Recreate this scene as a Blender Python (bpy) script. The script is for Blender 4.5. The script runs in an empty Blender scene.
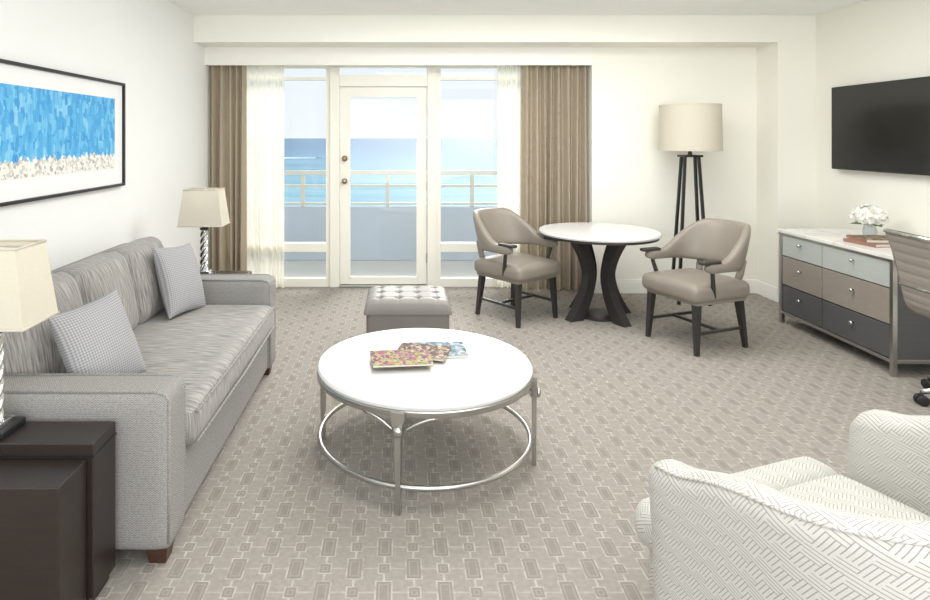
import bpy, bmesh, math, random
from mathutils import Vector, Matrix
random.seed(4)
sc=bpy.context.scene
def lin(v):
    v/=255.0
    return v/12.92 if v<=.04045 else ((v+.055)/1.055)**2.4
def C(r,g,b): return (lin(r),lin(g),lin(b),1)
# ---------------- materials ----------------
class NT:
    def __init__(s,name):
        s.m=bpy.data.materials.new(name); s.m.use_nodes=True
        s.t=s.m.node_tree; s.n=s.t.nodes; s.l=s.t.links
        s.b=s.n['Principled BSDF']; s.out=s.n['Material Output']
    def node(s,t,**k):
        n=s.n.new(t)
        for a,b in k.items(): setattr(n,a,b)
        return n
    def put(s,sock,v):
        if isinstance(v,bpy.types.NodeSocket): s.l.new(v,sock)
        else: sock.default_value=v
    def M(s,op,a,b=None,c=None):
        n=s.node('ShaderNodeMath',operation=op)
        s.put(n.inputs[0],a)
        if b is not None: s.put(n.inputs[1],b)
        if c is not None: s.put(n.inputs[2],c)
        return n.outputs[0]
    def mix(s,f,a,b):
        n=s.node('ShaderNodeMix',data_type='RGBA')
        s.put(n.inputs[0],f); s.put(n.inputs[6],a); s.put(n.inputs[7],b)
        return n.outputs[2]
    def co(s,kind='Object'):
        return s.node('ShaderNodeTexCoord').outputs[kind]
    def sep(s,v):
        n=s.node('ShaderNodeSeparateXYZ'); s.l.new(v,n.inputs[0]); return n.outputs
    def mapping(s,v,scale=(1,1,1),rot=(0,0,0)):
        n=s.node('ShaderNodeMapping'); s.l.new(v,n.inputs[0])
        n.inputs['Scale'].default_value=scale; n.inputs['Rotation'].default_value=rot
        return n.outputs[0]
    def noise(s,v,scale=5,detail=3):
        n=s.node('ShaderNodeTexNoise'); s.l.new(v,n.inputs['Vector'])
        n.inputs['Scale'].default_value=scale; n.inputs['Detail'].default_value=detail
        return n.outputs[0]
    def ramp(s,f,stops,interp='LINEAR'):
        n=s.node('ShaderNodeValToRGB'); s.l.new(f,n.inputs[0])
        cr=n.color_ramp; cr.interpolation=interp
        cr.elements[0].position=stops[0][0]; cr.elements[0].color=stops[0][1]
        cr.elements[1].position=stops[-1][0]; cr.elements[1].color=stops[-1][1]
        for p,c in stops[1:-1]:
            e=cr.elements.new(p); e.color=c
        return n.outputs[0]
    def base(s,c,rough=.5,metal=0,spec=.5):
        s.put(s.b.inputs['Base Color'],c); s.b.inputs['Roughness'].default_value=rough
        s.b.inputs['Metallic'].default_value=metal; s.b.inputs['Specular IOR Level'].default_value=spec
    def bump(s,h,strength=.2,dist=.01):
        n=s.node('ShaderNodeBump'); s.l.new(h,n.inputs['Height'])
        n.inputs['Strength'].default_value=strength; n.inputs['Distance'].default_value=dist
        s.l.new(n.outputs[0],s.b.inputs['Normal'])
def simple(name,c,rough=.5,metal=0,var=.06,scale=6,spec=.5,bump=0):
    t=NT(name); n=t.noise(t.co(),scale,3)
    d=(c[0]*(1-var),c[1]*(1-var),c[2]*(1-var),1); e=tuple(min(1,x*(1+var)) for x in c[:3])+(1,)
    t.base(t.mix(n,d,e),rough,metal,spec)
    if bump: t.bump(n,bump,.005)
    return t.m
def wood(name,c1,c2,rough=.4,axis=(1,1,12)):
    t=NT(name); v=t.mapping(t.co(),axis); n=t.noise(v,6,5)
    t.base(t.mix(n,c1,c2),rough); return t.m
m_wall=simple('wall_paint',C(247,245,235),.9,var=.01,scale=2)
m_wallL=simple('wall_paint_white',C(246,246,244),.9,var=.01,scale=2)
m_ceil=simple('ceiling_paint',C(252,252,249),.9,var=.01)
m_trim=simple('trim_paint',C(248,246,240),.5,var=.01)
m_door=simple('door_paint',C(243,240,229),.45,var=.01)
m_dark=wood('espresso_wood',C(34,27,25),C(52,43,39),.35)
m_dark2=wood('charcoal_wood',C(42,40,40),C(58,55,54),.4)
m_foot=wood('walnut',C(60,38,28),C(85,55,40),.4)
m_steel=simple('brushed_steel',C(186,184,181),.28,1,.05,40)
m_chrome=simple('polished_chrome',C(215,215,214),.12,1,.02)
m_brass=simple('brass',C(170,152,120),.3,1,.02)
m_black=simple('black_frame',C(22,22,23),.4,var=.05)
m_mat=simple('picture_mat',C(244,244,244),.9,var=.01)
m_leather=simple('taupe_leather',C(138,130,120),.4,0,.05,9,.5,.05)
m_ott=simple('grey_leather',C(132,128,123),.42,0,.05,9,.4)
m_button=simple('button',C(96,92,88),.4)
m_shade=NT('lampshade_linen')
m_shade.base(t0:=m_shade.mix(m_shade.noise(m_shade.mapping(m_shade.co(),(1,1,6)),60,2),C(220,213,197),C(232,226,211)),.9)
_tr=m_shade.node('ShaderNodeBsdfTranslucent'); m_shade.l.new(t0,_tr.inputs[0])
_mx=m_shade.node('ShaderNodeMixShader'); _mx.inputs[0].default_value=.3
m_shade.l.new(m_shade.b.outputs[0],_mx.inputs[1]); m_shade.l.new(_tr.outputs[0],_mx.inputs[2]); m_shade.l.new(_mx.outputs[0],m_shade.out.inputs[0])
m_shade=m_shade.m
# marble
t=NT('white_marble'); n=t.noise(t.co(),3,8); t.base(t.ramp(n,[(0,C(218,216,212)),(.45,C(232,231,228)),(.5,C(220,217,213)),(.54,C(234,233,230)),(1,C(230,228,224))]),.22); m_marble=t.m
t=NT('white_stone_top'); n=t.noise(t.co(),5,4); t.base(t.mix(n,C(220,219,217),C(228,227,225)),.25,spec=.4); m_stone=t.m
# glass
t=NT('window_glass'); a=t.node('ShaderNodeBsdfTransparent'); g=t.node('ShaderNodeBsdfGlossy'); g.inputs['Roughness'].default_value=.02
nn=t.noise(t.co(),1,1); mm=t.M('MULTIPLY',nn,.05)
x=t.node('ShaderNodeMixShader'); t.l.new(mm,x.inputs[0]); t.l.new(a.outputs[0],x.inputs[1]); t.l.new(g.outputs[0],x.inputs[2]); t.l.new(x.outputs[0],t.out.inputs[0]); m_glass=t.m
t=NT('crystal'); t.base(C(235,240,240),.05); t.b.inputs['Transmission Weight'].default_value=.7; m_crystal=t.m
# carpet
t=NT('carpet_pattern'); o=t.co(); s_=t.sep(o)
CW,CH=.106,.235
u=t.M('DIVIDE',s_[0],CW); col=t.M('FLOOR',u); fu=t.M('SUBTRACT',t.M('FRACT',u),.5)
v=t.M('ADD',t.M('DIVIDE',s_[1],CH),t.M('MULTIPLY',t.M('FLOORED_MODULO',col,2.0),.5)); fv=t.M('SUBTRACT',t.M('FRACT',v),.5)
px=t.M('MULTIPLY',t.M('ABSOLUTE',fu),CW); py=t.M('MULTIPLY',t.M('ABSOLUTE',fv),CH); py2=t.M('SUBTRACT',CH/2,py)
def rectd(a,b,ha,hb): return t.M('MAXIMUM',t.M('SUBTRACT',a,ha),t.M('SUBTRACT',b,hb))
def line(d,w): return t.M('MULTIPLY',t.M('LESS_THAN',d,0.0),t.M('GREATER_THAN',d,-w))
dA=rectd(px,py,.031,.056); dB=rectd(px,py2,.024,.028)
dA2=rectd(px,py,.018,.040); dB2=rectd(px,py2,.011,.013)
l1=line(dA,.006); l2=line(dB,.006); l3=line(dA2,.005); l4=line(dB2,.005)
outA=t.M('GREATER_THAN',dA,0.0); outB=t.M('GREATER_THAN',dB,0.0); out=t.M('MULTIPLY',outA,outB)
lv=t.M('MULTIPLY',t.M('LESS_THAN',px,.004),out)
lh=t.M('MULTIPLY',t.M('MAXIMUM',t.M('LESS_THAN',py,.004),t.M('LESS_THAN',py2,.004)),out)
strong=t.M('MAXIMUM',t.M('MAXIMUM',l1,l2),lv)
strong=t.M('MAXIMUM',strong,t.M('MULTIPLY',lh,.6))
weak=t.M('MAXIMUM',l3,l4)
yarn=t.noise(t.mapping(o,(1,1,1)),200,3); big=t.noise(o,45,4)
wear=t.noise(o,26,3)
basec=t.mix(big,C(144,138,131),C(180,174,166))
ins=t.M('SUBTRACT',1.0,out)
c1=t.mix(t.M('MULTIPLY',ins,.5),basec,C(132,126,119))
c2=t.mix(t.M('MULTIPLY',weak,.35),c1,C(190,185,176))
wv=t.M('MINIMUM',t.M('MAXIMUM',t.M('MULTIPLY',t.M('SUBTRACT',wear,.25),1.8),.2),1.0)
c3=t.mix(t.M('MULTIPLY',strong,wv),c2,C(213,209,201))
c4=t.mix(t.M('MULTIPLY',yarn,.4),c3,C(124,118,111))
t.base(c4,.95,spec=.1); t.bump(t.M('ADD',yarn,t.M('MULTIPLY',strong,.6)),.45,.006); m_carpet=t.m
# sofa tweed
t=NT('sofa_tweed'); uv=t.co('UV'); s_=t.sep(uv)
zz=t.M('PINGPONG',t.M('MULTIPLY',s_[0],1.0),.006)
w=t.M('FRACT',t.M('MULTIPLY',t.M('ADD',s_[1],zz),120.0)); wl=t.M('LESS_THAN',w,.5)
nz=t.noise(t.mapping(uv,(1,1,1)),120,4)
nz2=t.M('MINIMUM',t.M('MAXIMUM',t.M('MULTIPLY',t.M('SUBTRACT',nz,.3),2.4),0.0),1.0)
c=t.mix(wl,C(142,140,137),C(176,174,170)); c=t.mix(t.M('MULTIPLY',nz2,.6),c,C(112,110,109)); t.base(c,.9,spec=.2); t.bump(nz,.4,.004); m_tweed=t.m
t=NT('sofa_velvet'); uv=t.co('UV'); st=t.noise(t.mapping(uv,(80,6,1)),1.6,5); st2=t.noise(t.mapping(uv,(220,30,1)),2,2)
c=t.mix(t.M('SMOOTH_MIN',t.M('MAXIMUM',t.M('MULTIPLY',t.M('SUBTRACT',st,.32),3.0),0.0),1.0,.1),C(116,112,109),C(180,176,171)); c=t.mix(t.M('MULTIPLY',st2,.3),c,C(108,105,103)); t.base(c,.75,spec=.25); t.b.inputs['Sheen Weight'].default_value=.15; m_velvet=t.m
t=NT('pillow_weave'); uv=t.co('UV'); s_=t.sep(uv)
a=t.M('LESS_THAN',t.M('FRACT',t.M('MULTIPLY',s_[0],90.0)),.45); b=t.M('LESS_THAN',t.M('FRACT',t.M('MULTIPLY',s_[1],90.0)),.45)
t.base(t.mix(t.M('MULTIPLY',t.M('ADD',a,b),.5),C(178,177,178),C(134,134,138)),.9,spec=.1); m_pillow=t.m
# armchair hatch
t=NT('hatch_fabric'); uv=t.mapping(t.co('UV'),(1,1,1),(0,0,math.radians(32))); s_=t.sep(uv)
S=.040
a=t.M('DIVIDE',s_[0],S); b=t.M('DIVIDE',s_[1],S)
b=t.M('ADD',b,t.M('MULTIPLY',t.M('FLOORED_MODULO',t.M('FLOOR',a),2.0),.5))
ck=t.M('FLOORED_MODULO',t.M('ADD',t.M('FLOOR',a),t.M('FLOOR',b)),2.0)
sa=t.M('LESS_THAN',t.M('FRACT',t.M('MULTIPLY',a,4.0)),.24); sb=t.M('LESS_THAN',t.M('FRACT',t.M('MULTIPLY',b,4.0)),.24)
msk=t.M('ADD',t.M('MULTIPLY',ck,sa),t.M('MULTIPLY',t.M('SUBTRACT',1.0,ck),sb))
nz=t.noise(uv,200,2)
t.base(t.mix(t.M('MULTIPLY',msk,.6),t.mix(nz,C(196,194,188),C(212,210,204)),C(108,107,105)),.9,spec=.1); m_hatch=t.m
# curtains
t=NT('curtain_taupe'); v=t.noise(t.mapping(t.co(),(60,60,4)),4,3); c=t.mix(v,C(170,157,138),C(188,175,156)); t.base(c,.85,spec=.1)
tr=t.node('ShaderNodeBsdfTranslucent'); t.l.new(c,tr.inputs[0]); mx=t.node('ShaderNodeMixShader'); mx.inputs[0].default_value=.12
t.l.new(t.b.outputs[0],mx.inputs[1]); t.l.new(tr.outputs[0],mx.inputs[2]); t.l.new(mx.outputs[0],t.out.inputs[0]); m_curt=t.m
t=NT('sheer_voile'); v=t.noise(t.co(),120,2); c=t.mix(v,C(246,242,228),C(252,249,240))
df=t.node('ShaderNodeBsdfDiffuse'); tr=t.node('ShaderNodeBsdfTranslucent'); tp=t.node('ShaderNodeBsdfTransparent')
t.l.new(c,df.inputs[0]); t.l.new(c,tr.inputs[0]); m1=t.node('ShaderNodeMixShader'); m1.inputs[0].default_value=.5
t.l.new(df.outputs[0],m1.inputs[1]); t.l.new(tr.outputs[0],m1.inputs[2]); m2=t.node('ShaderNodeMixShader'); m2.inputs[0].default_value=.15
t.l.new(m1.outputs[0],m2.inputs[1]); t.l.new(tp.outputs[0],m2.inputs[2]); t.l.new(m2.outputs[0],t.out.inputs[0]); m_sheer=t.m
# art
t=NT('abstract_art'); o=t.co('UV'); s_=t.sep(o)
br=t.node('ShaderNodeTexVoronoi'); t.l.new(t.mapping(o,(34,20,1)),br.inputs['Vector']); br.inputs['Scale'].default_value=1.0; br.distance='CHEBYCHEV'
n1=t.noise(t.mapping(o,(60,6,1)),1,4); rs=t.sep(br.outputs['Color'])
f=t.M('ADD',t.M('MULTIPLY',rs[0],.45),t.M('MULTIPLY',n1,.55))
blue=t.ramp(f,[(.15,C(48,140,210)),(.4,C(74,166,224)),(.6,C(104,188,234)),(.78,C(146,210,240)),(1,C(210,234,246))])
pb=t.node('ShaderNodeTexVoronoi'); t.l.new(t.mapping(o,(60,60,1)),pb.inputs['Vector']); pb.inputs['Scale'].default_value=1.0
pc=t.sep(pb.outputs['Color']); peb=t.ramp(pc[0],[(0,C(238,236,230)),(.4,C(214,208,198)),(.65,C(176,178,180)),(.75,C(242,240,235)),(1,C(190,176,158))],'CONSTANT')
edge=t.M('ADD',.02,t.M('MULTIPLY',t.noise(t.mapping(o,(10,1,1)),2,4),.15))
mask=t.M('LESS_THAN',s_[1],edge)
t.base(t.mix(mask,blue,peb),.6); m_art=t.m
t=NT('tv_screen'); n=t.noise(t.co(),3,1); t.base(t.mix(n,C(18,19,21),C(24,25,27)),.16); m_screen=t.m
m_pale=wood('pale_grey_lacquer',C(172,178,175),C(184,190,186),.4)
m_taupe=wood('taupe_wood',C(136,127,118),C(154,145,136),.45,(1,1.5,14))
m_slate=wood('slate_lacquer',C(76,76,78),C(90,90,91),.4,(1,1.5,14))
m_mesh=simple('chair_upholstery',C(150,142,134),.6,0,.06,20)
m_rubber=simple('black_plastic',C(30,30,31),.5)
m_petal=simple('petal',C(246,245,238),.8,var=.04,scale=30)
m_leaf=simple('leaf',C(110,130,80),.7,var=.2)
m_paper=simple('paper',C(226,222,212),.8)
m_cover=simple('book_cover',C(150,112,96),.5,var=.2)
def cover(name,stops,sc_):
    t=NT(name); vo=t.node('ShaderNodeTexVoronoi'); t.l.new(t.mapping(t.co('UV'),(sc_,sc_*1.4,1)),vo.inputs['Vector']); vo.inputs['Scale'].default_value=1
    r=t.sep(vo.outputs['Color']); n=t.noise(t.co('UV'),12,4)
    t.base(t.ramp(t.M('ADD',t.M('MULTIPLY',r[0],.6),t.M('MULTIPLY',n,.4)),stops),.5,spec=.2); return t.m
m_mag1=cover('magazine_floral',[(.1,C(70,50,95)),(.3,C(128,70,112)),(.42,C(170,110,110)),(.52,C(180,165,85)),(.65,C(90,115,60)),(.9,C(200,190,170))],50)
m_mag2=cover('magazine_coast',[(.1,C(40,58,78)),(.4,C(88,115,135)),(.6,C(140,155,165)),(.9,C(190,180,155))],40)
m_mag3=cover('magazine_dark',[(.1,C(34,30,30)),(.4,C(96,66,56)),(.6,C(140,125,105)),(.9,C(190,180,150))],45)
m_balc=simple('balcony_paint',C(186,196,209),.8,var=.03)
m_balcf=simple('balcony_floor_tile',C(205,203,196),.7,var=.04)
m_rail=simple('railing_paint',C(210,208,196),.5,var=.02)
m_foam=simple('foam',C(225,236,240),.8,var=.05)
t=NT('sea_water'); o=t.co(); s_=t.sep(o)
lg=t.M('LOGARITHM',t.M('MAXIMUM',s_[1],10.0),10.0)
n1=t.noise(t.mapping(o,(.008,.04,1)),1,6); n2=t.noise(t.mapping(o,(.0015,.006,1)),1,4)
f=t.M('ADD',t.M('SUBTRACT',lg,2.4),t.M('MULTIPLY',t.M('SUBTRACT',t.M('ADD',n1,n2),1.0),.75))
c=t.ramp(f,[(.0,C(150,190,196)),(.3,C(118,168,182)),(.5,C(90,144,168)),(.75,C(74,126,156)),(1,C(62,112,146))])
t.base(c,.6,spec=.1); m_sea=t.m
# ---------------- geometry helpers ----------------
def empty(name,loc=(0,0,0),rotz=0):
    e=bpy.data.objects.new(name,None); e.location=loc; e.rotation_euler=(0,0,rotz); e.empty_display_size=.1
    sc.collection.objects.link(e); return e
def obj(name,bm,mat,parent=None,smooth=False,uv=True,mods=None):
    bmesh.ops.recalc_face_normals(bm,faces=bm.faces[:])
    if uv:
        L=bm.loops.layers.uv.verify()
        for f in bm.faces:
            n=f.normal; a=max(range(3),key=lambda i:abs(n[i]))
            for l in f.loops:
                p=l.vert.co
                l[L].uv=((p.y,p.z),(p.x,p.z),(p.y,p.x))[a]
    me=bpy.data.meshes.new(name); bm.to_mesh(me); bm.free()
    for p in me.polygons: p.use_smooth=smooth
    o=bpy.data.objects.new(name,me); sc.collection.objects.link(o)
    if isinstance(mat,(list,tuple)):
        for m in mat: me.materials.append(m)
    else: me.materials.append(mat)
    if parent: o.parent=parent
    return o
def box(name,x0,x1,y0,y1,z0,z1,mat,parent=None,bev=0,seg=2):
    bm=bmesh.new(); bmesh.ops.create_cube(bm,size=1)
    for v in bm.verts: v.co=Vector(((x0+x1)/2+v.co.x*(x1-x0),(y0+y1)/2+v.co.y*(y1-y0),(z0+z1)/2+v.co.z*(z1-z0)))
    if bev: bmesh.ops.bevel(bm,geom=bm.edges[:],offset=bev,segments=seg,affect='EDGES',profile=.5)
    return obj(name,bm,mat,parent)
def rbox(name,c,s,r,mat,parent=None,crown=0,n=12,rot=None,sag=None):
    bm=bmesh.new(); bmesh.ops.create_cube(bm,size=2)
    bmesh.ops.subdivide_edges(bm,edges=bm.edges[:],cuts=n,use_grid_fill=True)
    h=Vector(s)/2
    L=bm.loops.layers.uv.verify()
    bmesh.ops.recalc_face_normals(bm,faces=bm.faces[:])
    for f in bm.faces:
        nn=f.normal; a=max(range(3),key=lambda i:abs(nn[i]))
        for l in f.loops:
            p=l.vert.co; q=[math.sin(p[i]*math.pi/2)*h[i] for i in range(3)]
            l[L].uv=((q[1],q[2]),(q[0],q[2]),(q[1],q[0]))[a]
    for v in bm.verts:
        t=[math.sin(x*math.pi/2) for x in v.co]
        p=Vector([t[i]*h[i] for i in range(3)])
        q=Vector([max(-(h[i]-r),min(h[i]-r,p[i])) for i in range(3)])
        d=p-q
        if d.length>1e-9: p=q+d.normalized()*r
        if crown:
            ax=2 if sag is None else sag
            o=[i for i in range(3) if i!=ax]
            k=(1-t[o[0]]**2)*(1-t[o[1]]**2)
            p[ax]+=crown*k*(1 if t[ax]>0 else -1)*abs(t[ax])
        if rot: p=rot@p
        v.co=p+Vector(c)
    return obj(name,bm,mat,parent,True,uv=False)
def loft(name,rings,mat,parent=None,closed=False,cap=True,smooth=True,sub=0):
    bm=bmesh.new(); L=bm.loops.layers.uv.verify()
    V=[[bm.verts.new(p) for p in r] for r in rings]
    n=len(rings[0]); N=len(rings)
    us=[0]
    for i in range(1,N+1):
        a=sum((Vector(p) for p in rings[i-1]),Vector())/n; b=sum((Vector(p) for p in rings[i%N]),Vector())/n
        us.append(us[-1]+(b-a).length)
    mid=rings[N//2]; vs=[0]
    for j in range(n): vs.append(vs[-1]+(Vector(mid[(j+1)%n])-Vector(mid[j])).length)
    for i in range(N if closed else N-1):
        for j in range(n):
            k=(j+1)%n; ii=(i+1)%N
            f=bm.faces.new((V[i][j],V[ii][j],V[ii][k],V[i][k]))
            for l,uv in zip(f.loops,((us[i],vs[j]),(us[i+1],vs[j]),(us[i+1],vs[j+1]),(us[i],vs[j+1]))): l[L].uv=uv
    if cap and not closed:
        bm.faces.new(V[0]); bm.faces.new(V[-1][::-1])
    o=obj(name,bm,mat,parent,smooth,uv=False)
    if sub:
        m=o.modifiers.new('sub','SUBSURF'); m.levels=sub; m.render_levels=sub
    return o
def tube(name,pts,r,mat,parent=None,closed=False,n=12,flat=None):
    pts=[Vector(p) for p in pts]; N=len(pts); rings=[]; up=None
    for i,p in enumerate(pts):
        a=pts[(i-1)%N] if (closed or i>0) else p; b=pts[(i+1)%N] if (closed or i<N-1) else p
        t=(b-a).normalized()
        if up is None:
            up=Vector((0,0,1)) if abs(t.z)<.9 else Vector((1,0,0))
        x=up.cross(t).normalized(); y=t.cross(x).normalized(); up=y
        rr=r[i] if isinstance(r,(list,tuple)) else r
        rings.append([p+(x*math.cos(2*math.pi*k/n)*rr*(flat or 1)+y*math.sin(2*math.pi*k/n)*rr) for k in range(n)])
    return loft(name,rings,mat,parent,closed)
def circ(c,r,n=64,a0=0,a1=2*math.pi,end=False):
    m=n-1 if end else n
    return [Vector((c[0]+r*math.cos(a0+(a1-a0)*i/m),c[1]+r*math.sin(a0+(a1-a0)*i/m),c[2])) for i in range(n)]
def lathe(name,prof,c,mat,parent=None,n=48,cap=True,smooth=True):
    rings=[circ((c[0],c[1],c[2]+z),max(r,1e-4),n) for r,z in prof]
    o=loft(name,rings,mat,parent,cap=cap,smooth=smooth)
    if smooth:
        m=o.modifiers.new('es','EDGE_SPLIT'); m.split_angle=math.radians(40)
    return o
def bar(name,p0,p1,w0,w1,mat,parent=None,d0=None,d1=None,bev=True):
    p0=Vector(p0);p1=Vector(p1); d0=d0 or w0; d1=d1 or w1
    t=(p1-p0).normalized()
    ref=Vector((0,1,0)) if abs(t.y)<.9 else Vector((1,0,0))
    x=ref.cross(t).normalized(); y=t.cross(x)
    R=[]
    for p,w,d in ((p0,w0,d0),(p1,w1,d1)):
        R.append([p+x*sx*w/2+y*sy*d/2 for sx,sy in ((-1,-1),(1,-1),(1,1),(-1,1))])
    return loft(name,R,mat,parent,smooth=False)
def pillow(name,w,h,th,c,nrm,mat,spin=0,parent=None,n=22):
    nrm=Vector(nrm).normalized(); up=Vector((0,0,1)); y=(up-nrm*up.dot(nrm)).normalized(); x=y.cross(nrm)
    R=Matrix((x,y,nrm)).transposed() @ Matrix.Rotation(spin,3,'Z')
    bm=bmesh.new(); L=bm.loops.layers.uv.verify(); G={}
    for s in (1,-1):
        for i in range(n+1):
            for j in range(n+1):
                u=math.sin((i/n*2-1)*math.pi/2); v=math.sin((j/n*2-1)*math.pi/2)
                e=i in(0,n) or j in(0,n)
                if e and s==-1: G[s,i,j]=G[1,i,j]; continue
                k=max(0,(1-u*u)*(1-v*v))
                X=u*w/2*(1-.07*(1-v*v)*abs(u)); Y=v*h/2*(1-.07*(1-u*u)*abs(v))
                Z=s*th/2*k**.42
                G[s,i,j]=(bm.verts.new(R@Vector((X,Y,Z))+Vector(c)),(u*w/2,v*h/2))
        for i in range(n):
            for j in range(n):
                q=[G[s,i,j],G[s,i+1,j],G[s,i+1,j+1],G[s,i,j+1]]
                if s==-1: q=q[::-1]
                f=bm.faces.new([a[0] for a in q])
                for l,a in zip(f.loops,q): l[L].uv=a[1]
    return obj(name,bm,mat,parent,True,uv=False)
# ---------------- room ----------------
XL,XR=-1.94,3.94; YB=6.2; YC=5.86; YW=6.45; ZC=2.71; ZB=2.457; Y0=-1.6
XJ=3.58
box('floor',XL-.1,XR+.1,Y0,YW+.15,-.1,0,m_carpet)
box('ceiling',XL-.1,XR+.1,Y0,YW+.3,ZC,ZC+.1,m_ceil)
box('wall_left',XL-.12,XL,Y0,YW+.3,0,ZC,m_wallL)
box('wall_right',XR,XR+.12,Y0,YW+.3,0,ZC,m_wall)
box('wall_back',1.93,XJ+.02,YB,YW+.12,0,ZB+.02,m_wall)
box('wall_column',XJ,XR,YC,YW+.12,0,ZB,m_wall)
box('trim_ceiling_beam',XL,XR,YC,YW+.12,ZB,ZC,m_wall)
box('trim_valance',XL,1.93,YB,YB+.05,2.28,ZB,m_trim)
box('wall_window_left',XL,-1.80,YW,YW+.12,0,ZB,m_wall)
box('wall_window_right',1.6,1.93,YW,YW+.12,0,ZB,m_wall)
box('wall_window_head',-1.80,1.6,YW,YW+.12,2.31,ZB,m_wall)
def base(name,x0,x1,y0,y1):
    e=empty(name)
    box('board',x0,x1,y0,y1,0,.115,m_trim,e,.003)
    dx=.006 if x1-x0<y1-y0 else 0; dy=.006 if dx==0 else 0
    box('cap',x0+ (dx if name=='baseboard_right' else 0),x1-(dx if name!='baseboard_right' else 0),y0+dy,y1,.115,.135,m_trim,e,.003)
base('baseboard_back',1.95,XJ,YB-.018,YB)
base('baseboard_left',XL,XL+.018,Y0,YB-.1)
base('baseboard_right',XR-.018,XR,Y0,YC)
base('baseboard_column_side',XJ-.018,XJ,YC-.018,YB-.018)
base('baseboard_column_front',XJ,XR-.018,YC-.018,YC)
# windows / door
def window(name,x0,x1):
    e=empty(name); y0,y1=YW+.01,YW+.09
    f=.04
    box('jamb_left',x0,x0+f,y0,y1,0,2.31,m_door,e); box('jamb_right',x1-f,x1,y0,y1,0,2.31,m_door,e)
    box('sill_rail',x0+f,x1-f,y0,y1,0,.085,m_door,e); box('mid_rail',x0+f,x1-f,y0-.02,y1,.365,.455,m_door,e,.004)
    box('transom_bar',x0+f,x1-f,y0,y1,2.155,2.185,m_door,e); box('head',x0+f,x1-f,y0,y1,2.28,2.31,m_door,e)
    for i,(a,b) in enumerate(((.085,.365),(.455,2.155),(2.185,2.28))): box('glass_%d'%i,x0+f,x1-f,YW+.045,YW+.05,a,b,m_glass,e)
window('window_1',-1.80,-.72); window('window_2',.395,1.6)
e=empty('window_3')
box('head',-.72,.395,YW+.01,YW+.09,2.285,2.31,m_door,e); box('glass',-.62,.295,YW+.045,YW+.05,2.205,2.285,m_glass,e)
e=empty('trim_door_frame')
box('post_left',-.72,-.62,YW-.02,YW+.1,0,2.285,m_door,e,.006); box('post_right',.295,.395,YW-.02,YW+.1,0,2.285,m_door,e,.006)
box('header',-.62,.295,YW-.02,YW+.1,2.085,2.205,m_door,e,.006); box('threshold',-.62,.295,YW-.04,YW+.1,0,.02,m_steel,e,.004)
d=empty('door_1')
x0,x1=-.612,.287; y0,y1=YW+.02,YW+.065
box('stile_hinge',x1-.093,x1,y0,y1,.025,2.075,m_door,d,.004); box('stile_lock',x0,x0+.093,y0,y1,.025,2.075,m_door,d,.004)
box('top_rail',x0+.093,x1-.093,y0,y1,1.978,2.075,m_door,d); box('bottom_rail',x0+.093,x1-.093,y0,y1,.025,.10,m_door,d)
for nm,a in (('bead_l',(x0+.09,x0+.105,.1,1.98)),('bead_r',(x1-.105,x1-.09,.1,1.98))): box(nm,a[0],a[1],y0-.006,y0+.01,a[2],a[3],m_trim,d,.003)
box('glass',x0+.093,x1-.093,YW+.04,YW+.045,.10,1.978,m_glass,d)
for nm,z,r in (('knob',1.10,.026),('deadbolt',1.335,.022)):
    rings=[[Vector((x0+.045+rr*math.cos(k*math.pi/12),y0-dy,z+rr*math.sin(k*math.pi/12))) for k in range(24)] for rr,dy in ((.03,0),(.03,.008),(.012,.01),(.012,.03),(r,.038),(r,.055),(r*.6,.064))]
    loft(nm,rings,m_brass,d)
for i,z in enumerate((.3,1.05,1.85)): box('hinge_%d'%i,x1-.004,x1+.008,y0-.012,y0+.01,z-.05,z+.05,m_steel,d,.003)
# curtains
def drape(name,x0,x1,y,z0,z1,folds,amp,mat,seed=0):
    bm=bmesh.new(); nx=folds*18; nz=14; G=[]
    for j in range(nz+1):
        tz=j/nz; row=[]
        for i in range(nx+1):
            s=i/nx; f=s*folds; a=amp*(.75+.35*(1-tz))
            ff=f+.18*math.sin(f*1.3+seed)
            yy=y+a*math.sin(ff*2*math.pi+ .4*(1-tz)*math.sin(f*1.7+seed))
            xx=x0+(x1-x0)*s+ .014*(1-tz)*math.sin(f*2.3+seed)*(0 if i in(0,nx) else 1)
            row.append(bm.verts.new((xx,yy,z0+(z1-z0)*tz)))
        G.append(row)
    for j in range(nz):
        for i in range(nx): bm.faces.new((G[j][i],G[j][i+1],G[j+1][i+1],G[j+1][i]))
    return obj(name,bm,mat,None,True)
drape('curtain',XL+.005,-1.555,6.30,.012,2.31,5,.042,m_curt,1)
drape('curtain',1.24,1.90,6.30,.012,2.31,8,.044,m_curt,2)
drape('sheer_curtain',-1.62,-1.18,6.385,.012,2.31,7,.018,m_sheer,3)
drape('sheer_curtain',1.01,1.40,6.385,.012,2.31,7,.018,m_sheer,4)
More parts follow.
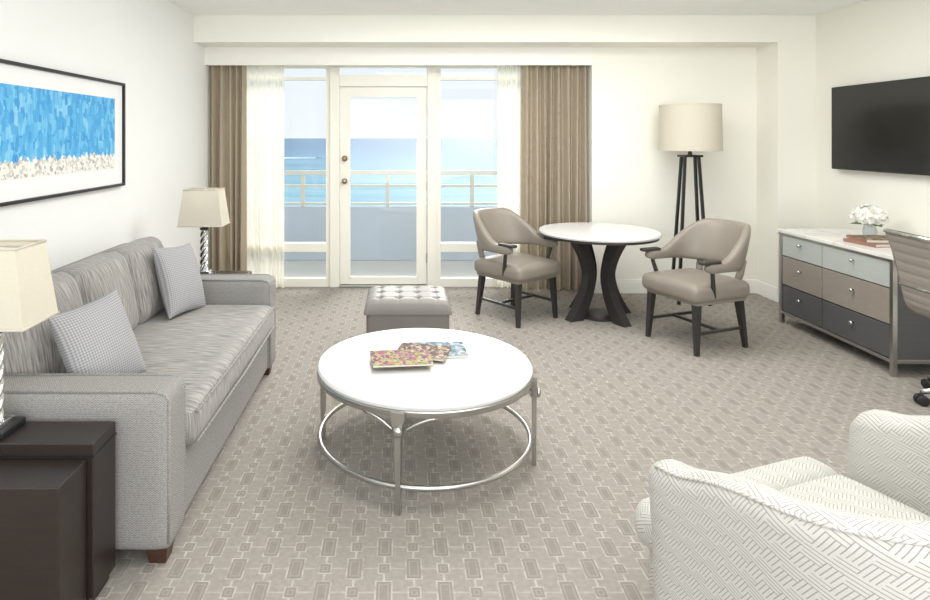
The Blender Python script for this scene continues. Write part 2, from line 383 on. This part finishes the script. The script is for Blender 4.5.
# ---------------- outside ----------------
box('balcony_floor',-4,5,YW+.15,8.2,-.14,-.03,m_balcf)
box('balcony_parapet',-4,5,8.0,8.12,-.03,.66,m_balc,None,.01)
e=empty('balcony_railing')
for i,(z,h) in enumerate(((1.10,.055),(.93,.03),(.70,.03))): box('rail_%d'%i,-4,5,8.03,8.09,z-h/2,z+h/2,m_rail,e,.005)
for i in range(8): 
    xx=-3.6+i*1.1+.15
    box('post_%d'%i,xx-.025,xx+.025,8.035,8.085,.6605,1.09,m_rail,e,.004)
bm=bmesh.new(); 
vs=[bm.verts.new(p) for p in ((-40000,60,-40),(40000,60,-40),(40000,60000,-40),(-40000,60000,-40))]; bm.faces.new(vs)
obj('sea',bm,m_sea)
e=empty('motor_boat',(-168,1290,-40))
loft('hull',[[Vector((x,y*k,z)) for y,z in ((-1.6,0.1),(-2,1.8),(2,1.8),(1.6,0.1))] for x,k in ((-5,1),(0,1),(4,.7),(7,.08))],m_foam,e,smooth=False)
box('cabin',-2,2,-1.2,1.2,1.8,3.4,m_foam,e,.2)
bm=bmesh.new(); T=[];B=[]
for i in range(24):
    s=i/23; T.append(bm.verts.new((-173-95*s,1290+8+30*s,-39.9))); B.append(bm.verts.new((-173-95*s,1290-12-34*s*(1-.5*s),-39.9)))
for i in range(23): bm.faces.new((T[i],T[i+1],B[i+1],B[i]))
obj('boat_wake',bm,m_foam)
# ---------------- picture ----------------
e=empty('framed_picture'); ya,yb,za,zb=2.02,4.32,1.22,1.93; xw=XL
fw=.018
box('mat_board',xw+.002,xw+.018,ya+fw,yb-fw,za+fw,zb-fw,m_mat,e)
box('frame_top',xw+.001,xw+.035,ya,yb,zb-fw,zb,m_black,e,.002); box('frame_bottom',xw+.001,xw+.035,ya,yb,za,za+fw,m_black,e,.002)
box('frame_near',xw+.001,xw+.035,ya,ya+fw,za+fw,zb-fw,m_black,e,.002); box('frame_far',xw+.001,xw+.035,yb-fw,yb,za+fw,zb-fw,m_black,e,.002)
bm=bmesh.new(); L=bm.loops.layers.uv.verify(); q=((ya+.14,1.345),(yb-.13,1.345),(yb-.13,1.815),(ya+.14,1.815))
f=bm.faces.new([bm.verts.new((xw+.0195,a,b)) for a,b in q])
for l,(a,b) in zip(f.loops,q): l[L].uv=(a-ya,b-1.345)
obj('art_print',bm,m_art,e,uv=False)
# ---------------- TV ----------------
e=empty('television')
box('mount',XR-.05,XR,4.75,5.2,1.5,1.8,m_rubber,e)
box('body',XR-.085,XR-.045,4.28,5.53,1.275,2.0,m_rubber,e,.006)
box('screen',XR-.088,XR-.084,4.292,5.518,1.292,1.988,m_screen,e)
# ---------------- sofa ----------------
e=empty('sofa'); xf=-.82; xb=-1.86
def arm(nm,y0,y1):
    rbox(nm,((xf-1.80)/2,(y0+y1)/2,.35),(-1*(-1.80-xf),y1-y0,.58),.035,m_tweed,e)
    for yy in (y0+.012,y1-.012):
        tube(nm+'_piping',[(xf+.0-.012,yy,.09),(xf-.008,yy,.3),(xf-.008,yy,.60),(xf-.02,yy,.625),(xf-.06,yy,.637),(-1.7,yy,.637)],.006,m_tweed,e,n=8)
arm('arm_near',2.22,2.40); arm('arm_far',3.97,4.15)
box('base',-1.80,xf-.02,2.40,3.97,.07,.34,m_tweed,e,.015)
rbox('back_frame',(-1.76,3.185,.46),(.18,1.90,.80),.05,m_tweed,e)
rbox('seat_cushion',(-1.175,3.185,.415),(.77,1.565,.16),.055,m_velvet,e,.02,n=16)
tube('seat_piping_top',[(-.795,2.44,.475),(-.787,3.185,.478),(-.795,3.93,.475)],.006,m_velvet,e,n=8)
tube('seat_piping_low',[(-.795,2.44,.355),(-.787,3.185,.352),(-.795,3.93,.355)],.006,m_velvet,e,n=8)
R=Matrix.Rotation(math.radians(-12),3,'Y')
for i in range(3):
    rbox('back_cushion_%d'%i,(-1.555,2.665+.52*i,.70),(.19,.515,.46),.07,m_velvet,e,.045,rot=R,sag=0,n=14)
for i,(x,y) in enumerate(((-.88,2.29),(-1.76,2.29),(-.88,4.08),(-1.76,4.08))):
    bar('foot_%d'%i,(x,y,.08),(x,y,0),.085,.06,m_foot,e)
pillow('throw_pillow',.35,.39,.15,(-1.255,2.60,.68),(.84,-.36,.36),m_pillow,.10)
pillow('throw_pillow',.38,.42,.15,(-1.32,3.74,.70),(.92,-.20,.32),m_pillow,-.1)
# ---------------- near side table ----------------
e=empty('nesting_side_table')
box('tall_block',-1.75,-1.0,2.03,2.19,.04,.55,m_dark,e,.004)
box('tall_plinth',-1.73,-1.02,2.04,2.18,0,.04,m_dark,e)
box('tall_top_reveal',-1.752,-.998,2.028,2.192,.505,.51,m_black,e)
box('low_block',-1.72,-1.02,1.86,2.025,.04,.50,m_dark,e,.004)
box('low_plinth',-1.70,-1.04,1.88,2.02,0,.04,m_dark,e)
e=empty('end_table')
box('top',-1.85,-1.12,4.22,4.72,.50,.54,m_dark,e,.004); box('shelf',-1.81,-1.16,4.26,4.68,.14,.17,m_dark,e)
for i,(x,y) in enumerate(((-1.82,4.25),(-1.15,4.25),(-1.82,4.69),(-1.15,4.69))): box('leg_%d'%i,x-.02,x+.02,y-.02,y+.02,0,.50,m_dark,e)
def tlamp(x,y,z):
    e=empty('table_lamp',(x,y,z))
    box('base',-.07,.07,-.065,.065,0,.022,m_black,e,.004); box('base_step',-.045,.045,-.045,.045,.022,.04,m_chrome,e,.003)
    rings=[]
    for i in range(60):
        zz=.04+.30*i/59; a=i*.16
        rings.append([Vector(((.024+.006*math.cos(4*k*2*math.pi/32))*math.cos(k*2*math.pi/32+a),(.024+.006*math.cos(4*k*2*math.pi/32))*math.sin(k*2*math.pi/32+a),zz)) for k in range(32)])
    loft('twisted_stem',rings,m_chrome,e)
    lathe('collar',[(.03,.338),(.03,.352),(.01,.356),(.008,.45)],(0,0,0),m_black,e,24)
    lathe('bulb',[(.01,.45),(.028,.48),(.03,.50),(.018,.53),(.003,.54)],(0,0,0),m_petal,e,20)
    R=[]
    for zz,a,b in ((.375,.16,.105),(.635,.125,.085)):
        R.append([Vector((sx*a,sy*b,zz)) for sx,sy in ((-1,-1),(1,-1),(1,1),(-1,1))])
    loft('shade',R,m_shade,e,cap=False,smooth=False)
    for nm,zz,a,b in (('trim_low',.375,.161,.106),('trim_high',.635,.126,.086)):
        tube(nm,[(-a,-b,zz),(a,-b,zz),(a,b,zz),(-a,b,zz)],.004,m_shade,e,True,8)
    tube('spider',[(-.125,0,.63),(.125,0,.63)],.003,m_steel,e,n=6)
    tube('harp',[(0,0,.53),(0,0,.655)],.003,m_steel,e,n=6)
    L=bpy.data.lights.new('lamp_bulb','POINT'); L.energy=.12; L.color=(1,.92,.8); L.shadow_soft_size=.03
    o=bpy.data.objects.new('bulb_light',L); o.location=(0,0,.58); o.parent=e; sc.collection.objects.link(o)
tlamp(-1.38,2.115,.55); tlamp(-1.43,4.55,.54)
# ---------------- ottoman ----------------
e=empty('tufted_ottoman'); cx,cy=.062,4.53
rbox('body',(cx,cy,.19),(.58,.46,.30),.03,m_ott,e)
bm=bmesh.new(); n=60; W,D,H=.61,.49,.12; tz=.31
bx=[(-.2+.133*i,-.15+.15*j) for i in range(4) for j in range(3)]
G=[]
for j in range(n+1):
    row=[]
    for i in range(n+1):
        u=i/n*2-1; v=j/n*2-1
        x=u*W/2; y=v*D/2
        ed=(max(0,1-abs(u)**8)*max(0,1-abs(v)**8))**.35
        dd=min(math.hypot(x-a,y-b) for a,b in bx)
        gx=min(abs(x-a) for a in (-.2,-.067,.067,.2)); gy=min(abs(y-b) for b in(-.15,0,.15))
        z=tz+.035+ed*.085-.026*math.exp(-(dd/.02)**2)-.004*math.exp(-(gx/.01)**2)-.004*math.exp(-(gy/.01)**2)
        row.append(bm.verts.new((cx+x,cy+y,z)))
    G.append(row)
for j in range(n):
    for i in range(n): bm.faces.new((G[j][i],G[j][i+1],G[j+1][i+1],G[j+1][i]))
edge=[e_ for e_ in bm.edges if e_.is_boundary]
r=bmesh.ops.extrude_edge_only(bm,edges=edge)
for v in r['geom']:
    if isinstance(v,bmesh.types.BMVert): v.co.z=.325
obj('tufted_top',bm,m_ott,e,True)
for i,(a,b) in enumerate(bx): lathe('button_%d'%i,[(.011,.0),(.009,.006),(.001,.008)],(cx+a,cy+b,.402),m_button,e,12)
for i,(a,b) in enumerate(((-.24,-.18),(.24,-.18),(-.24,.18),(.24,.18))): bar('foot_%d'%i,(cx+a,cy+b,.05),(cx+a,cy+b,0),.05,.04,m_dark,e)
# ---------------- coffee table ----------------
cx,cy=.125,3.07; R_=.53
e=empty('coffee_table',(cx,cy,0))
lathe('stone_top',[(.505,.422),(.522,.426),(.526,.44),(.518,.45),(.001,.4502)],(0,0,0),m_stone,e,96)
lathe('rim',[(.50,.395),(.524,.395),(.528,.40),(.528,.42),(.524,.424),(.50,.424)],(0,0,0),m_steel,e,96)
tube('lower_ring',circ((0,0,.105),.515,96),.012,m_steel,e,True)
for k in range(4):
    a=math.radians(-104+90*k); r=Vector((math.cos(a),math.sin(a),0)); tt=Vector((-r.y,r.x,0))
    P=r*.532
    ring=[]
    for z,w,dp in ((.422,.030,.014),(.40,.030,.014),(.375,.024,.014),(.35,.018,.013),(.31,.013,.012),(.1,.011,.010),(.0,.010,.010)):
        ring.append([P+tt*sx*w+r*sy*dp+Vector((0,0,z)) for sx,sy in ((-1,-1),(1,-1),(1,1),(-1,1))])
    loft('leg_%d'%k,ring,m_steel,e,smooth=False)
    o=[]
    for rr,q in ((.006,.0),(.02,.0),(.024,.006),(.02,.014),(.006,.018)):
        o.append([P+r*(.014+q)+tt*rr*math.cos(j*math.pi/10)+Vector((0,0,.345+rr*math.sin(j*math.pi/10))) for j in range(20)])
    loft('boss_%d'%k,o,m_steel,e)
    for s in (1,-1):
        pts=[]
        for i in range(9):
            u=i/8; aa=a+s*(.03+.28*u); pts.append(Vector((math.cos(aa)*.52,math.sin(aa)*.52,.335+.06*math.sin(u*math.pi/2))))
        tube('bracket_%d_%d'%(k,s),pts,.008,m_steel,e,n=8)
def mag(name,x,y,z,w,d,rot,mat,h=.008):
    e=empty(name,(x,y,z),rot)
    box('pages',-w/2+.002,w/2-.003,-d/2+.003,d/2-.003,.001,h-.001,m_paper,e)
    box('cover_front',-w/2,w/2,-d/2,d/2,h-.001,h,mat,e); box('cover_back',-w/2,w/2,-d/2,d/2,0,.001,mat,e); box('spine',-w/2-.001,-w/2+.001,-d/2,d/2,0,h,mat,e)
mag('magazine',.20,3.20,.4505,.29,.22,.06,m_mag2,.012)
mag('magazine',.12,3.14,.463,.26,.20,-.25,m_mag3,.010)
mag('magazine',.01,3.02,.4735,.29,.21,.10,m_mag1,.010)
# ---------------- dining table ----------------
cx,cy=1.735,5.39
e=empty('dining_table',(cx,cy,0))
lathe('top',[(.475,.718),(.502,.722),(.508,.735),(.502,.748),(.001,.7501)],(0,0,0),m_stone,e,96)
lathe('top_edge_band',[(.30,.70),(.49,.70),(.49,.7175),(.30,.7175)],(0,0,0),m_dark2,e,64)
lathe('under_plate',[(.34,.685),(.36,.687),(.36,.70),(.001,.70)],(0,0,0),m_dark2,e,48)
for k in range(4):
    a=math.radians(25+90*k); r=Vector((math.cos(a),math.sin(a),0)); tt=Vector((-r.y,r.x,0)); rings=[]
    for i in range(25):
        s=i/24; z=.69*(1-s); q=abs(s-.47)/.53
        ro=.15+.19*q**1.7; wi=.085+.05*q**1.5
        rings.append([r*(ro-wi*(1-sy)/1)+tt*sx*.042+Vector((0,0,z)) for sx,sy in ((-1,0),(1,0),(1,1),(-1,1))])
    loft('leg_%d'%k,rings,m_dark2,e,smooth=False)
lathe('foot_plate',[(.16,.0),(.17,.004),(.17,.022),(.16,.026)],(0,0,0),m_dark2,e,40)
# ---------------- dining chairs ----------------
def dchair(x,y,d):
    rz=math.atan2(d[1],d[0])-math.pi/2
    e=empty('dining_chair',(x,y,0),rz)
    rbox('seat',(0,.01,.435),(.55,.55,.13),.05,m_leather,e,.022)
    rbox('seat_rail',(0,.0,.375),(.49,.49,.05),.012,m_leather,e,n=6)
    rings=[]; N=49
    for i in range(N):
        t=-1+2*i/(N-1); s=abs(t)
        if s<.62:
            th=t/.62*math.pi/2; px=.285*math.sin(th); py=-.03-.25*math.cos(th); nx,ny=math.sin(th),-math.cos(th)
        else:
            px=.285*(1 if t>0 else -1); py=-.03+.24*(s-.62)/.38; nx,ny=(1 if t>0 else -1),0
        k=max(0,min(1,(s-.26)/.50)); k=k*k*(3-2*k)
        zt=.905*(1-k)+.665*k; zb=.58*(1-k)+.59*k
        lean=.10*(1-k)
        th_=.034
        e_=1.0
        if i in(0,N-1): e_=.35
        elif i in (1,N-2): e_=.8
        zm=(zt+zb)/2; hh=(zt-zb)/2*e_; ring=[]
        for q in range(16):
            an=q*2*math.pi/16; ca,sa=math.cos(an),math.sin(an)
            ox=th_*e_*(abs(ca)**.6)*(1 if ca>0 else -1); oz=hh*(abs(sa)**.55)*(1 if sa>0 else -1)
            z=zm+oz; ln=lean*(z-.6)/.3
            ring.append(Vector((px+nx*(ox),py+ny*(ox)-ln,z)))
        rings.append(ring)
    loft('back_band',rings,m_leather,e)
    for s in (-1,1):
        rbox('arm_cap_%d'%s,(s*.285,.165,.668),(.062,.17,.026),.012,m_dark2,e,n=6)
        tube('arm_post_%d'%s,[(s*.255,.10,.41),(s*.272,.12,.50),(s*.285,.14,.58),(s*.285,.14,.655)],[.02,.016,.015,.018],m_dark2,e,n=10)
        tube('back_post_%d'%s,[(s*.17,-.21,.42),(s*.185,-.245,.54),(s*.19,-.27,.64)],.026,m_leather,e,n=12)
        bar('front_leg_%d'%s,(s*.215,.215,.37),(s*.235,.235,0),.048,.028,m_dark2,e)
        bar('rear_leg_%d'%s,(s*.205,-.205,.37),(s*.225,-.25,0),.048,.028,m_dark2,e)
        bar('side_stretcher_%d'%s,(s*.225,.225,.15),(s*.218,-.235,.15),.02,.02,m_dark2,e)
    bar('cross_stretcher',(-.222,0,.15),(.222,0,.15),.02,.02,m_dark2,e)
dchair(1.02,5.39,(.60,-.80)); dchair(2.25,4.71,(-.93,-.36))
# ---------------- floor lamp ----------------
cx,cy=2.76,5.88
e=empty('floor_lamp',(cx,cy,0))
lathe('shade',[(.276,1.435),(.27,1.86)],(0,0,0),m_shade,e,64,cap=False)
lathe('shade_trim_low',[(.274,1.43),(.279,1.43),(.279,1.445),(.274,1.445)],(0,0,0),m_shade,e,64,cap=False)
lathe('shade_trim_top',[(.268,1.85),(.273,1.85),(.273,1.865),(.268,1.865)],(0,0,0),m_shade,e,64,cap=False)
tube('spider',[(-.268,0,1.84),(.268,0,1.84)],.004,m_steel,e,n=6); tube('spider_2',[(0,-.268,1.84),(0,.268,1.84)],.004,m_steel,e,n=6)
lathe('finial',[(.004,1.38),(.006,1.84),(.012,1.85),(.010,1.87),(.002,1.875)],(0,0,0),m_steel,e,16)
lathe('bulb',[(.015,1.48),(.032,1.53),(.034,1.56),(.02,1.6),(.003,1.61)],(0,0,0),m_petal,e,20)
box('cap',-.085,.085,-.085,.085,1.37,1.39,m_black,e,.003)
lathe('neck',[(.02,1.39),(.014,1.45),(.02,1.48)],(0,0,0),m_black,e,20)
for k in range(4):
    a=math.radians(35+90*k); c,s=math.cos(a),math.sin(a)
    bar('leg_%d'%k,(c*.085,s*.085,1.375),(c*.19,s*.19,0),.024,.024,m_black,e)
for zz in (.20,):
    r=.19-.105*zz/1.375
    P=[(r*math.cos(math.radians(35+90*k)),r*math.sin(math.radians(35+90*k)),zz) for k in range(4)]
    bar('brace_a',P[0],P[2],.016,.016,m_black,e); bar('brace_b',P[1],P[3],.016,.016,m_black,e)
# ---------------- credenza ----------------
e=empty('credenza'); xa,xz=3.20,3.90; ya,yb=4.016,5.22; ym=4.70
for i,(x,y) in enumerate(((xa,ya),(xz-.03,ya),(xa,yb-.03),(xz-.03,yb-.03))): box('post_%d'%i,x,x+.03,y,y+.03,0,.745,m_steel,e,.002)
box('rail_front',xa,xa+.03,ya+.03,yb-.03,.085,.11,m_steel,e,.002); box('rail_near',xa+.03,xz-.03,ya,ya+.03,.085,.11,m_steel,e,.002); box('rail_far',xa+.03,xz-.03,yb-.03,yb,.085,.11,m_steel,e,.002)
box('top_frame',xa-.005,xz+.005,ya-.005,yb+.005,.745,.76,m_steel,e,.002)
box('marble_top',xa-.008,xz+.008,ya-.008,yb+.008,.76,.785,m_marble,e,.003)
box('carcass',xa+.03,xz-.005,ya+.012,yb-.012,.11,.745,m_slate,e)
rows=((.113,.325,m_slate),(.333,.565,m_taupe),(.573,.742,m_pale))
for ci,(y0,y1) in enumerate(((ya+.034,ym-.004),(ym+.004,yb-.034))):
    for ri,(z0,z1,m) in enumerate(rows):
        box('drawer_%d_%d'%(ci,ri),xa+.006,xa+.028,y0,y1,z0,z1,m,e,.002)
        zc=(z0+z1)/2+.03; yc=(y0+y1)/2
        rings=[[Vector((xa+.006-q,yc+rr*math.cos(k*math.pi/8),zc+rr*math.sin(k*math.pi/8))) for k in range(16)] for rr,q in ((.006,0),(.006,.012),(.013,.018),(.014,.024),(.007,.030))]
        loft('knob_%d_%d'%(ci,ri),rings,m_chrome,e)
# books on credenza
e=empty('coffee_table_book',(3.50,4.48,.785),.12)
box('pages',-.19,.19,-.13,.13,.004,.02,m_paper,e); box('cover_low',-.195,.195,-.135,.135,0,.004,m_cover,e); box('cover_top',-.195,.195,-.135,.135,.02,.024,m_cover,e,.001); box('spine',-.197,-.192,-.135,.135,0,.024,m_cover,e)
e=empty('coffee_table_book',(3.50,4.50,.809),-.1)
box('pages',-.165,.165,-.11,.11,.003,.016,m_paper,e); box('cover_low',-.17,.17,-.115,.115,0,.003,m_paper,e); box('cover_top',-.17,.17,-.115,.115,.016,.019,m_mag3,e,.001); box('spine',-.172,-.167,-.115,.115,0,.019,m_cover,e)
e=empty('hydrangea_vase',(3.66,4.82,.785))
lathe('vase',[(.035,0),(.045,.01),(.05,.04),(.04,.075),(.043,.09),(.038,.088),(.034,.07),(.042,.04),(.034,.014),(.002,.012)],(0,0,0),m_crystal,e,32,cap=False)
bm=bmesh.new()
for i in range(150):
    z=1-2*(i+.5)/150*.86; th=i*2.39996; rr=math.sqrt(max(0,1-z*z)); n=Vector((rr*math.cos(th),rr*math.sin(th),z))
    c=Vector((n.x*.105,n.y*.105,.165+n.z*.072))*1.0
    a=n.orthogonal().normalized(); b=n.cross(a); ph=random.random()*3
    c=c+n*random.uniform(-.008,.012)
    tl=(a*random.uniform(-.5,.5)+b*random.uniform(-.5,.5)); n=(n+tl).normalized(); a=n.orthogonal().normalized(); b=n.cross(a)
    for k in range(4):
        t1=ph+k*math.pi/2; d=a*math.cos(t1)+b*math.sin(t1); w=n.cross(d)
        r=.021
        q=[c,c+d*r*.6+w*r*.5+n*.004,c+d*r*1.1+n*.008*random.random(),c+d*r*.6-w*r*.5+n*.004]
        bm.faces.new([bm.verts.new(p) for p in q])
obj('blooms',bm,m_petal,e)
lathe('stem_core',[(.02,.03),(.02,.09),(.06,.12),(.085,.165),(.06,.21),(.002,.22)],(0,0,0),m_petal,e,16)
for k in range(3):
    a=k*2.1+.5; d=Vector((math.cos(a),math.sin(a),0)); w=Vector((-d.y,d.x,0)); bm=bmesh.new()
    bm.faces.new([bm.verts.new(p) for p in (d*.03+Vector((0,0,.09)),d*.08+w*.03+Vector((0,0,.11)),d*.13+Vector((0,0,.09)),d*.08-w*.03+Vector((0,0,.11)))])
    obj('leaf_%d'%k,bm,m_leaf,e)
# ---------------- office chair ----------------
e=empty('office_chair',(3.32,3.55,0),math.radians(-96))
prof=[]
for y,z in ((.24,.475),(.22,.495),(.1,.488),(-.05,.48),(-.16,.487),(-.215,.53),(-.245,.62),(-.27,.74),(-.30,.86),(-.335,.965),(-.35,.98)): prof.append((y,z))
def dens(p,m=6):
    o=[]
    for i in range(len(p)-1):
        a0=p[max(0,i-1)];a=p[i];b=p[i+1];b1=p[min(len(p)-1,i+2)]
        for j in range(m):
            t=j/m; o.append(tuple(.5*((2*a[k])+(-a0[k]+b[k])*t+(2*a0[k]-5*a[k]+4*b[k]-b1[k])*t*t+(-a0[k]+3*a[k]-3*b[k]+b1[k])*t**3) for k in range(2)))
    o.append(p[-1]); return o
pr=dens(prof)
rings=[]
for i,(y,z) in enumerate(pr):
    a=pr[max(0,i-1)]; b=pr[min(len(pr)-1,i+1)]; ty,tz_=b[0]-a[0],b[1]-a[1]; l=math.hypot(ty,tz_); ny,nz=-tz_/l,ty/l
    th=.012+.004*math.sin(i*math.pi/3)**2
    rings.append([Vector((-.225,y-ny*th,z-nz*th)),Vector((.225,y-ny*th,z-nz*th)),Vector((.225,y+ny*th,z+nz*th)),Vector((-.225,y+ny*th,z+nz*th))])
loft('sling',rings,m_mesh,e,smooth=False)
for s in (-1,1):
    tube('side_rail_%d'%s,[(s*.235,y,z) for y,z in pr],.013,m_chrome,e,n=10)
    tube('armrest_%d'%s,[(s*.245,.10,.49),(s*.285,.11,.56),(s*.29,.09,.655),(s*.29,.02,.69),(s*.29,-.12,.69),(s*.285,-.2,.68),(s*.245,-.255,.64)],.011,m_chrome,e,n=10)
    rbox('arm_pad_%d'%s,(s*.29,-.04,.705),(.045,.22,.025),.01,m_rubber,e,n=5)
tube('top_rail',[(-.235,-.35,.98),(.235,-.35,.98)],.013,m_chrome,e,n=10)
tube('back_bar',[(-.235,-.262,.66),(.235,-.262,.66)],.012,m_chrome,e,n=10)
box('tilt_box',-.09,.09,-.09,.07,.40,.455,m_chrome,e,.01)
tube('seat_bar',[(-.235,0,.46),(.235,0,.46)],.014,m_chrome,e,n=10)
lathe('column',[(.026,.10),(.026,.26),(.018,.27),(.018,.41)],(0,0,0),m_chrome,e,24)
lathe('hub',[(.04,.08),(.045,.10),(.04,.13),(.028,.14)],(0,0,0),m_chrome,e,24)
for k in range(5):
    a=math.radians(72*k+50); c,s=math.cos(a),math.sin(a)
    tube('spoke_%d'%k,[(c*.03,s*.03,.115),(c*.16,s*.16,.10),(c*.29,s*.29,.075)],[.024,.02,.014],m_chrome,e,n=10,flat=.8)
    w=Vector((-s,c,0)); P=Vector((c*.29,s*.29,.03))
    for q in (-1,1):
        rings=[[P+w*(q*.018+off)+Vector((c*rr*math.cos(j*math.pi/10),s*rr*math.cos(j*math.pi/10),rr*math.sin(j*math.pi/10))) for j in range(20)] for rr,off in ((.024,-.011),(.03,-.008),(.03,.008),(.024,.011))]
        loft('caster_%d_%d'%(k,q),rings,m_rubber,e)
    tube('caster_stem_%d'%k,[(c*.29,s*.29,.03),(c*.29,s*.29,.08)],.008,m_rubber,e,n=8)
# ---------------- armchair ----------------
e=empty('armchair',(1.265,1.655,0),math.atan2(.93,-.36)-math.pi/2)
def achair(e):
    rings=[]; N=81
    for i in range(N):
        t=-1+2*i/(N-1); s=abs(t); sg=1 if t>0 else -1
        if s<.66:
            th=t/.66*math.pi/2; px=.415*abs(math.sin(th))**.8*sg; py=-.06-.34*abs(math.cos(th))**.8; nx,ny=math.sin(th),-math.cos(th)
        else:
            px=.415*sg; py=-.06+.39*(s-.66)/.34; nx,ny=sg,0
        k=1-s
        zt=.635+.22*(k**.75)-.02*math.exp(-((k-.12)/.08)**2); zb=.13
        w=.052; ee=1
        if i in(0,N-1): ee=.3; zt-=.03
        elif i in(1,N-2): ee=.75; zt-=.012
        elif i in(2,N-3): ee=.94; zt-=.003
        ring=[]
        prf=[]
        for q in range(7): prf.append((w*ee,zb+(zt-w-zb)*q/6))
        for q in range(1,8):
            an=q*math.pi/8; prf.append((w*ee*math.cos(an),zt-w+w*math.sin(an)*(.4+.6*ee)))
        for q in range(7): prf.append((-w*ee,zt-w-(zt-w-zb)*q/6))
        for ox,z in prf:
            fl=.045*((z-.13)/.6)**2*(1 if ox>0 else .8)
            ring.append(Vector((px+nx*(ox+fl),py+ny*(ox+fl),z)))
        rings.append(ring)
    loft('tub_shell',rings,m_hatch,e)
    pts=[]
    for r in rings[2:-2]: pts.append(r[8]+Vector((0,0,.002)))
    tube('piping_outer',pts,.005,m_hatch,e,n=8)
    rbox('base',(0,.03,.22),(.76,.82,.20),.06,m_hatch,e)
    rbox('seat_cushion',(0,.0,.37),(.70,.66,.16),.06,m_hatch,e,.02)
    rbox('seat_front',(0,.395,.355),(.81,.17,.15),.065,m_hatch,e,.008)
    for i,(x,y) in enumerate(((-.32,.36),(.32,.36),(-.28,-.28),(.28,-.28))):
        bar('leg_%d'%i,(x,y,.14),(x*1.05,y*1.05,0),.05,.03,m_dark,e)
achair(e)
# ---------------- lights / world / camera ----------------
def area(name,loc,sx,sy,p,rot=(0,0,0),col=(1,.995,.975)):
    L=bpy.data.lights.new(name,'AREA'); L.shape='RECTANGLE'; L.size=sx; L.size_y=sy; L.energy=p; L.color=col
    o=bpy.data.objects.new(name,L); o.location=loc; o.rotation_euler=rot; sc.collection.objects.link(o)
area('ceiling_fill',(.9,1.6,2.69),2.6,1.4,38); area('ceiling_fill',(1.0,4.3,2.69),3.0,1.3,78)  # unseen fill panels added under the ceiling to brighten the room
# added fill lamp, not a window, behind the camera and tilted at the ceiling
area('rear_fill',(1.0,-1.5,1.5),5.0,2.2,125,(math.radians(118),0,0),(1,1,.995))
S=bpy.data.lights.new('sun','SUN'); S.energy=4.0; S.angle=math.radians(35); S.color=(1,.985,.95)
so=bpy.data.objects.new('sun',S); sc.collection.objects.link(so)
so.rotation_euler=Vector((-.22,-.84,-.50)).to_track_quat('-Z','Y').to_euler()
w=bpy.data.worlds.new('sky'); sc.world=w; w.use_nodes=True; nt=w.node_tree; bg=nt.nodes['Background']
tc=nt.nodes.new('ShaderNodeTexCoord'); sp=nt.nodes.new('ShaderNodeSeparateXYZ'); cr=nt.nodes.new('ShaderNodeValToRGB')
nt.links.new(tc.outputs['Generated'],sp.inputs[0]); nt.links.new(sp.outputs[2],cr.inputs[0]); nt.links.new(cr.outputs[0],bg.inputs[0])
cr.color_ramp.elements[0].position=0; cr.color_ramp.elements[0].color=(.86,.92,.95,1); cr.color_ramp.elements[1].position=.6; cr.color_ramp.elements[1].color=(.68,.81,.93,1)
bg.inputs[1].default_value=1.05
cam=bpy.data.cameras.new('camera'); co=bpy.data.objects.new('camera',cam); sc.collection.objects.link(co)
co.location=(0,0,1.55); co.rotation_euler=(math.pi/2,0,0); cam.sensor_width=36; cam.lens=24; cam.shift_x=66/930; cam.shift_y=-162/930
cam.clip_start=.05; cam.clip_end=200000
sc.camera=co
sc.view_settings.view_transform='Standard'
